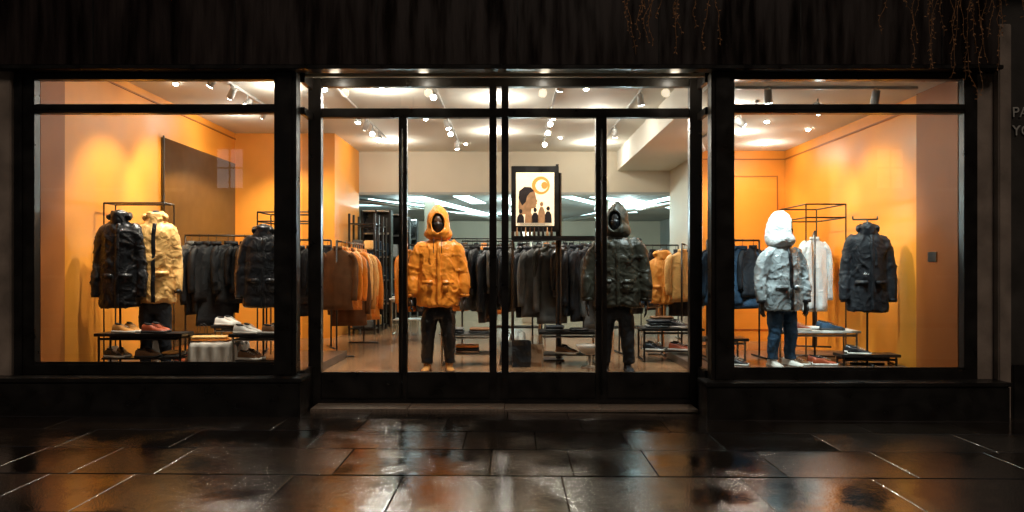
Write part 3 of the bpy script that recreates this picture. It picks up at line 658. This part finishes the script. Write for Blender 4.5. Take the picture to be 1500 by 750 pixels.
table('display_table',1.6,2.5,4.4,4.9,.9,.2,BLK,STEEL,shelf=.5); folded(1.85,4.6,.902,[F_WH,F_DN,F_GY],.3); folded(2.25,4.6,.902,[F_DN,F_GY,F_BK],.3)
table('display_table',3.42,4.32,1.45,1.9,.70,.3,WHITET,STEEL,shelf=None,th=.03)
shoes(3.62,1.62,.702,1.1,F_RD,SOLE); shoes(4.02,1.62,.702,1.25,F_DN,SOLED)
folded(3.84,1.75,.702,[F_WH],.3)
table('display_bench',3.95,4.66,1.15,1.42,.44,.3,BLK,BLK)
shoes(3.5,1.35,.3,1.1,F_BR,SOLE); shoes(3.8,1.32,.3,1.4,F_RD,SOLE); shoes(2.75,1.3,.3,1.0,F_BK,SOLE); shoes(4.2,1.25,.442,1.2,F_BK,SOLE,.9)
table('display_table',2.4,2.95,1.5,1.9,.6,.3,BLK,STEEL)
folded(2.65,1.7,.602,[F_DK,F_GY],.28)

# ================================================================= EXTERIOR
def zg(x): return -.006*(x+5)
bm=bmesh.new(); cl=bm.loops.layers.color.new('slab')
ys=[.02,-.36,-.93,-1.62,-2.43,-3.28,-4.15,-4.95]
def slab(x0,x1,y0,y1):
    g=.003; c=random.random(); tx=random.uniform(-.002,.002); ty=random.uniform(-.003,.003); dz=random.uniform(-.001,.001); b=.003
    def P(x,y,dn=0): return bm.verts.new((x,y,zg(x)+dz+tx*(x-(x0+x1)/2)+ty*(y-(y0+y1)/2)-dn))
    X0,X1,Y0,Y1=x0+g,x1-g,y0+g,y1-g
    t=[P(X0+b,Y0+b),P(X1-b,Y0+b),P(X1-b,Y1-b),P(X0+b,Y1-b)]; o=[P(X0,Y0,.003),P(X1,Y0,.003),P(X1,Y1,.003),P(X0,Y1,.003)]; d=[P(X0,Y0,.03),P(X1,Y0,.03),P(X1,Y1,.03),P(X0,Y1,.03)]
    fs=[bm.faces.new(t)]
    for k in range(4): fs.append(bm.faces.new((o[k],o[(k+1)%4],t[(k+1)%4],t[k]))); fs.append(bm.faces.new((d[k],d[(k+1)%4],o[(k+1)%4],o[k])))
    for f in fs:
        for l in f.loops: l[cl]=(c,c,c,1)
for r in range(len(ys)-1):
    x=-12-random.random()
    while x<12:
        w=random.choice([.62,.8,.95,1.15,1.3]); slab(x,x+w,ys[r+1]+(.014 if r==3 else 0),ys[r]); x+=w
W=bpy.data.materials.new('wet_stone_paving'); W.use_nodes=True; nt=W.node_tree; L=nt.links; b=nt.nodes['Principled BSDF']
tc=_n(nt,'ShaderNodeTexCoord'); at=_n(nt,'ShaderNodeVertexColor',layer_name='slab')
n1=_n(nt,'ShaderNodeTexNoise'); n1.inputs['Scale'].default_value=1.6; n1.inputs['Detail'].default_value=5; L.new(tc.outputs['Object'],n1.inputs[0])
n2=_n(nt,'ShaderNodeTexNoise'); n2.inputs['Scale'].default_value=85; n2.inputs['Detail'].default_value=3; L.new(tc.outputs['Object'],n2.inputs[0])
n4=_n(nt,'ShaderNodeTexNoise'); n4.inputs['Scale'].default_value=11; n4.inputs['Detail'].default_value=3; L.new(tc.outputs['Object'],n4.inputs[0])
mc=_n(nt,'ShaderNodeMixRGB'); mc.inputs[1].default_value=(.024,.015,.010,1); mc.inputs[2].default_value=(.065,.045,.034,1); L.new(at.outputs[0],mc.inputs[0])
mm=_n(nt,'ShaderNodeMixRGB',blend_type='MULTIPLY'); mm.inputs[0].default_value=.6; L.new(mc.outputs[0],mm.inputs[1]); L.new(n2.outputs[0],mm.inputs[2]); L.new(mm.outputs[0],b.inputs['Base Color'])
ad=_n(nt,'ShaderNodeMath',operation='MULTIPLY_ADD'); ad.inputs[1].default_value=.16; L.new(at.outputs[0],ad.inputs[0]); L.new(n1.outputs[0],ad.inputs[2])
mr=_n(nt,'ShaderNodeMapRange'); mr.inputs[1].default_value=.42; mr.inputs[2].default_value=.70; mr.inputs[3].default_value=.05; mr.inputs[4].default_value=.18; L.new(ad.outputs[0],mr.inputs[0]); L.new(mr.outputs[0],b.inputs['Roughness'])
ms=_n(nt,'ShaderNodeMapRange'); ms.inputs[1].default_value=.42; ms.inputs[2].default_value=.66; ms.inputs[3].default_value=.25; ms.inputs[4].default_value=1.0; L.new(ad.outputs[0],ms.inputs[0])
bp=_n(nt,'ShaderNodeBump'); bp.inputs['Distance'].default_value=.0026; L.new(n2.outputs[0],bp.inputs['Height']); L.new(ms.outputs[0],bp.inputs['Strength'])
b2=_n(nt,'ShaderNodeBump'); b2.inputs['Distance'].default_value=.0024; b2.inputs['Strength'].default_value=.6; L.new(n4.outputs[0],b2.inputs['Height']); L.new(bp.outputs[0],b2.inputs['Normal']); L.new(b2.outputs[0],b.inputs['Normal'])
b.inputs['Coat Weight'].default_value=1; b.inputs['Coat Roughness'].default_value=.05; b.inputs['Coat IOR'].default_value=2.4; L.new(b2.outputs[0],b.inputs['Coat Normal']); b.inputs['Specular IOR Level'].default_value=1.0
mesh('pavement',bm,W)
ASPH=mat('wet_asphalt',(.04,.04,.042),.3,0,.3,vs=20,bump=1,bs=120)
THR=mat('entrance_granite',(.20,.15,.115),.30,0,.35,vs=60,bump=.6,bs=150)
bm=bmesh.new()
for i in range(4):
    x0=-2.12+i*1.02; addbox(bm,x0+.003,x0+1.017,.024,YD-.092,-.03,.004-.004*i)
mesh('entrance_step',bm,THR)
def sheet(name,x0,x1,y0,y1,z,m_):
    bm=bmesh.new(); bm.faces.new([bm.verts.new(v) for v in ((x0,y0,z),(x1,y0,z),(x1,y1,z),(x0,y1,z))]); return mesh(name,bm,m_)
sheet('ground',-400,400,-400,400,-.40,ASPH)
box('pavement_bed',-13,13,-4.95,.0,-.35,-.118,DKIN,None,0)
bm=bmesh.new()
for i in range(26): addbox(bm,-13+i+.004,-12+i-.004,-5.12,-4.955,-.35,zg(-12.5+i)-.002)
bmesh.ops.bevel(bm,geom=bm.edges[:],offset=.012,segments=2,affect='EDGES'); mesh('kerb',bm,THR)
sheet('road',-60,60,-13,-5.13,-.19,ASPH)
LINE=mat('road_line_paint',(.7,.6,.2),.5)
sheet('road_marking',-60,60,-5.55,-5.45,-.186,LINE); sheet('road_marking',-60,60,-5.8,-5.7,-.186,LINE)
box('opposite_pavement',-60,60,-17,-13.0,-.39,-.06,DSTONE,None,.02)
BR=mat('soot_brick',(.10,.07,.055),.8,0,.4)
O=empty('brick_building',(0,-17.5,0)); box('walls',-26,26,-8,0,-.1,15,BR,O,0)
WIN=mat('lit_window',(1,.9,.7),.5,emit=1.4,ecol=(.85,.95,1),var=.4,vs=1.5); WIN2=mat('lit_window_warm',(1,.9,.7),.5,emit=.6,ecol=(1,.62,.25)); WD=mat('dark_window',(.02,.025,.03),.1)
lit={(-5,1):WIN,(3,1):WIN2,(-2,2):WIN2,(6,1):WIN2}
for i in range(-9,10):
    for j in range(0,5):
        x=i*2.0+.6; z=1.2+j*2.9; box('window',x-.42,x+.42,.0,.03,z,z+1.3,lit.get((i,j),WD),O,0)
        box('window_bar_v',x-.03,x+.03,.031,.06,z,z+1.3,BLK,O,0); box('window_bar_h',x-.42,x+.42,.031,.055,z+.65,z+.70,BLK,O,0)
        box('window_sill',x-.5,x+.5,.0,.12,z-.1,z-.002,STONE,O,0)
box('cornice',-26.2,26.2,0,.4,14.6,15.2,STONE,O,.02)
VM=mat('dry_vine',(.40,.19,.08),.8,0,.4)
def vine(x0,x1,n,lmin,lmax,y=-.26):
    bm=bmesh.new()
    for i in range(n):
        x=random.uniform(x0,x1); L_=random.uniform(lmin,lmax); z=4.72; yy=y+random.uniform(-.06,.05)-.08; ph=random.random()*9
        pts=[]; k=int(L_/.05)+3
        for q in range(k):
            t=q/(k-1); pts.append(Vector((x+.05*math.sin(t*5+ph)*t+noise.noise(Vector((x*9,t*6,ph)))*.06,yy+.03*math.cos(t*4+ph),z-L_*t)))
        tube(bm,[(p,.0036*(1-.5*i_/k),.0036*(1-.5*i_/k)) for i_,p in enumerate(pts)],n=4)
        for p in pts[2:]:
            for _ in range(2):
                if random.random()<.65:
                    d=Vector((random.uniform(-1,1),random.uniform(-1,1),random.uniform(-1.2,.2))).normalized()*random.uniform(.015,.04); s=Vector((d.z,0,-d.x)).normalized()*.006
                    bm.faces.new([bm.verts.new(v) for v in (p,p+d*.5+s,p+d,p+d*.5-s)])
    mesh('hanging_vine',bm,VM)
vine(1.15,2.1,15,.6,1.12); vine(3.7,4.9,18,.6,1.25); vine(4.4,4.8,4,1.3,1.6); vine(4.95,5.25,6,.5,.9)
SG=mat('sign_letter_grey',(.5,.48,.44),.5)
e=empty('wall_sign',(5.19,-.062,2.86))
for t,z in (('PARK',.19),('YCLE',0)):
    c=bpy.data.curves.new('lettering','FONT'); c.body=t; c.size=.15; c.extrude=.004; c.materials.append(SG)
    o=bpy.data.objects.new('lettering',c); o.rotation_euler=(R(90),0,0); o.location=(0,0,z); link(o,e)
box('wall_socket_panel',RX-.045,RX-.031,.45,.62,1.55,1.66,STEEL,B,.003)

# ================================================================= WORLD / SUN / CAMERA
w=bpy.data.worlds.new('World'); S.world=w; w.use_nodes=True; nt=w.node_tree
sk=_n(nt,'ShaderNodeTexSky',sky_type='NISHITA'); sk.sun_disc=False; sk.sun_elevation=R(4); sk.sun_rotation=R(200)
nt.links.new(sk.outputs[0],nt.nodes['Background'].inputs[0]); nt.nodes['Background'].inputs[1].default_value=.02
l=bpy.data.lights.new('sun','SUN'); l.energy=.5; l.angle=R(15); l.color=(1,.82,.66); o=bpy.data.objects.new('sun',l); link(o); o.rotation_euler=(R(42),0,R(12)); o.location=(-3,-8,9)
cam=bpy.data.cameras.new('camera'); co=bpy.data.objects.new('camera',cam); link(co)
co.location=(0,-8,1.5); co.rotation_euler=(R(90),0,0); cam.sensor_width=36; cam.lens=36*1120/1500; cam.shift_y=.01; cam.clip_end=1000; cam.clip_start=.05
S.camera=co
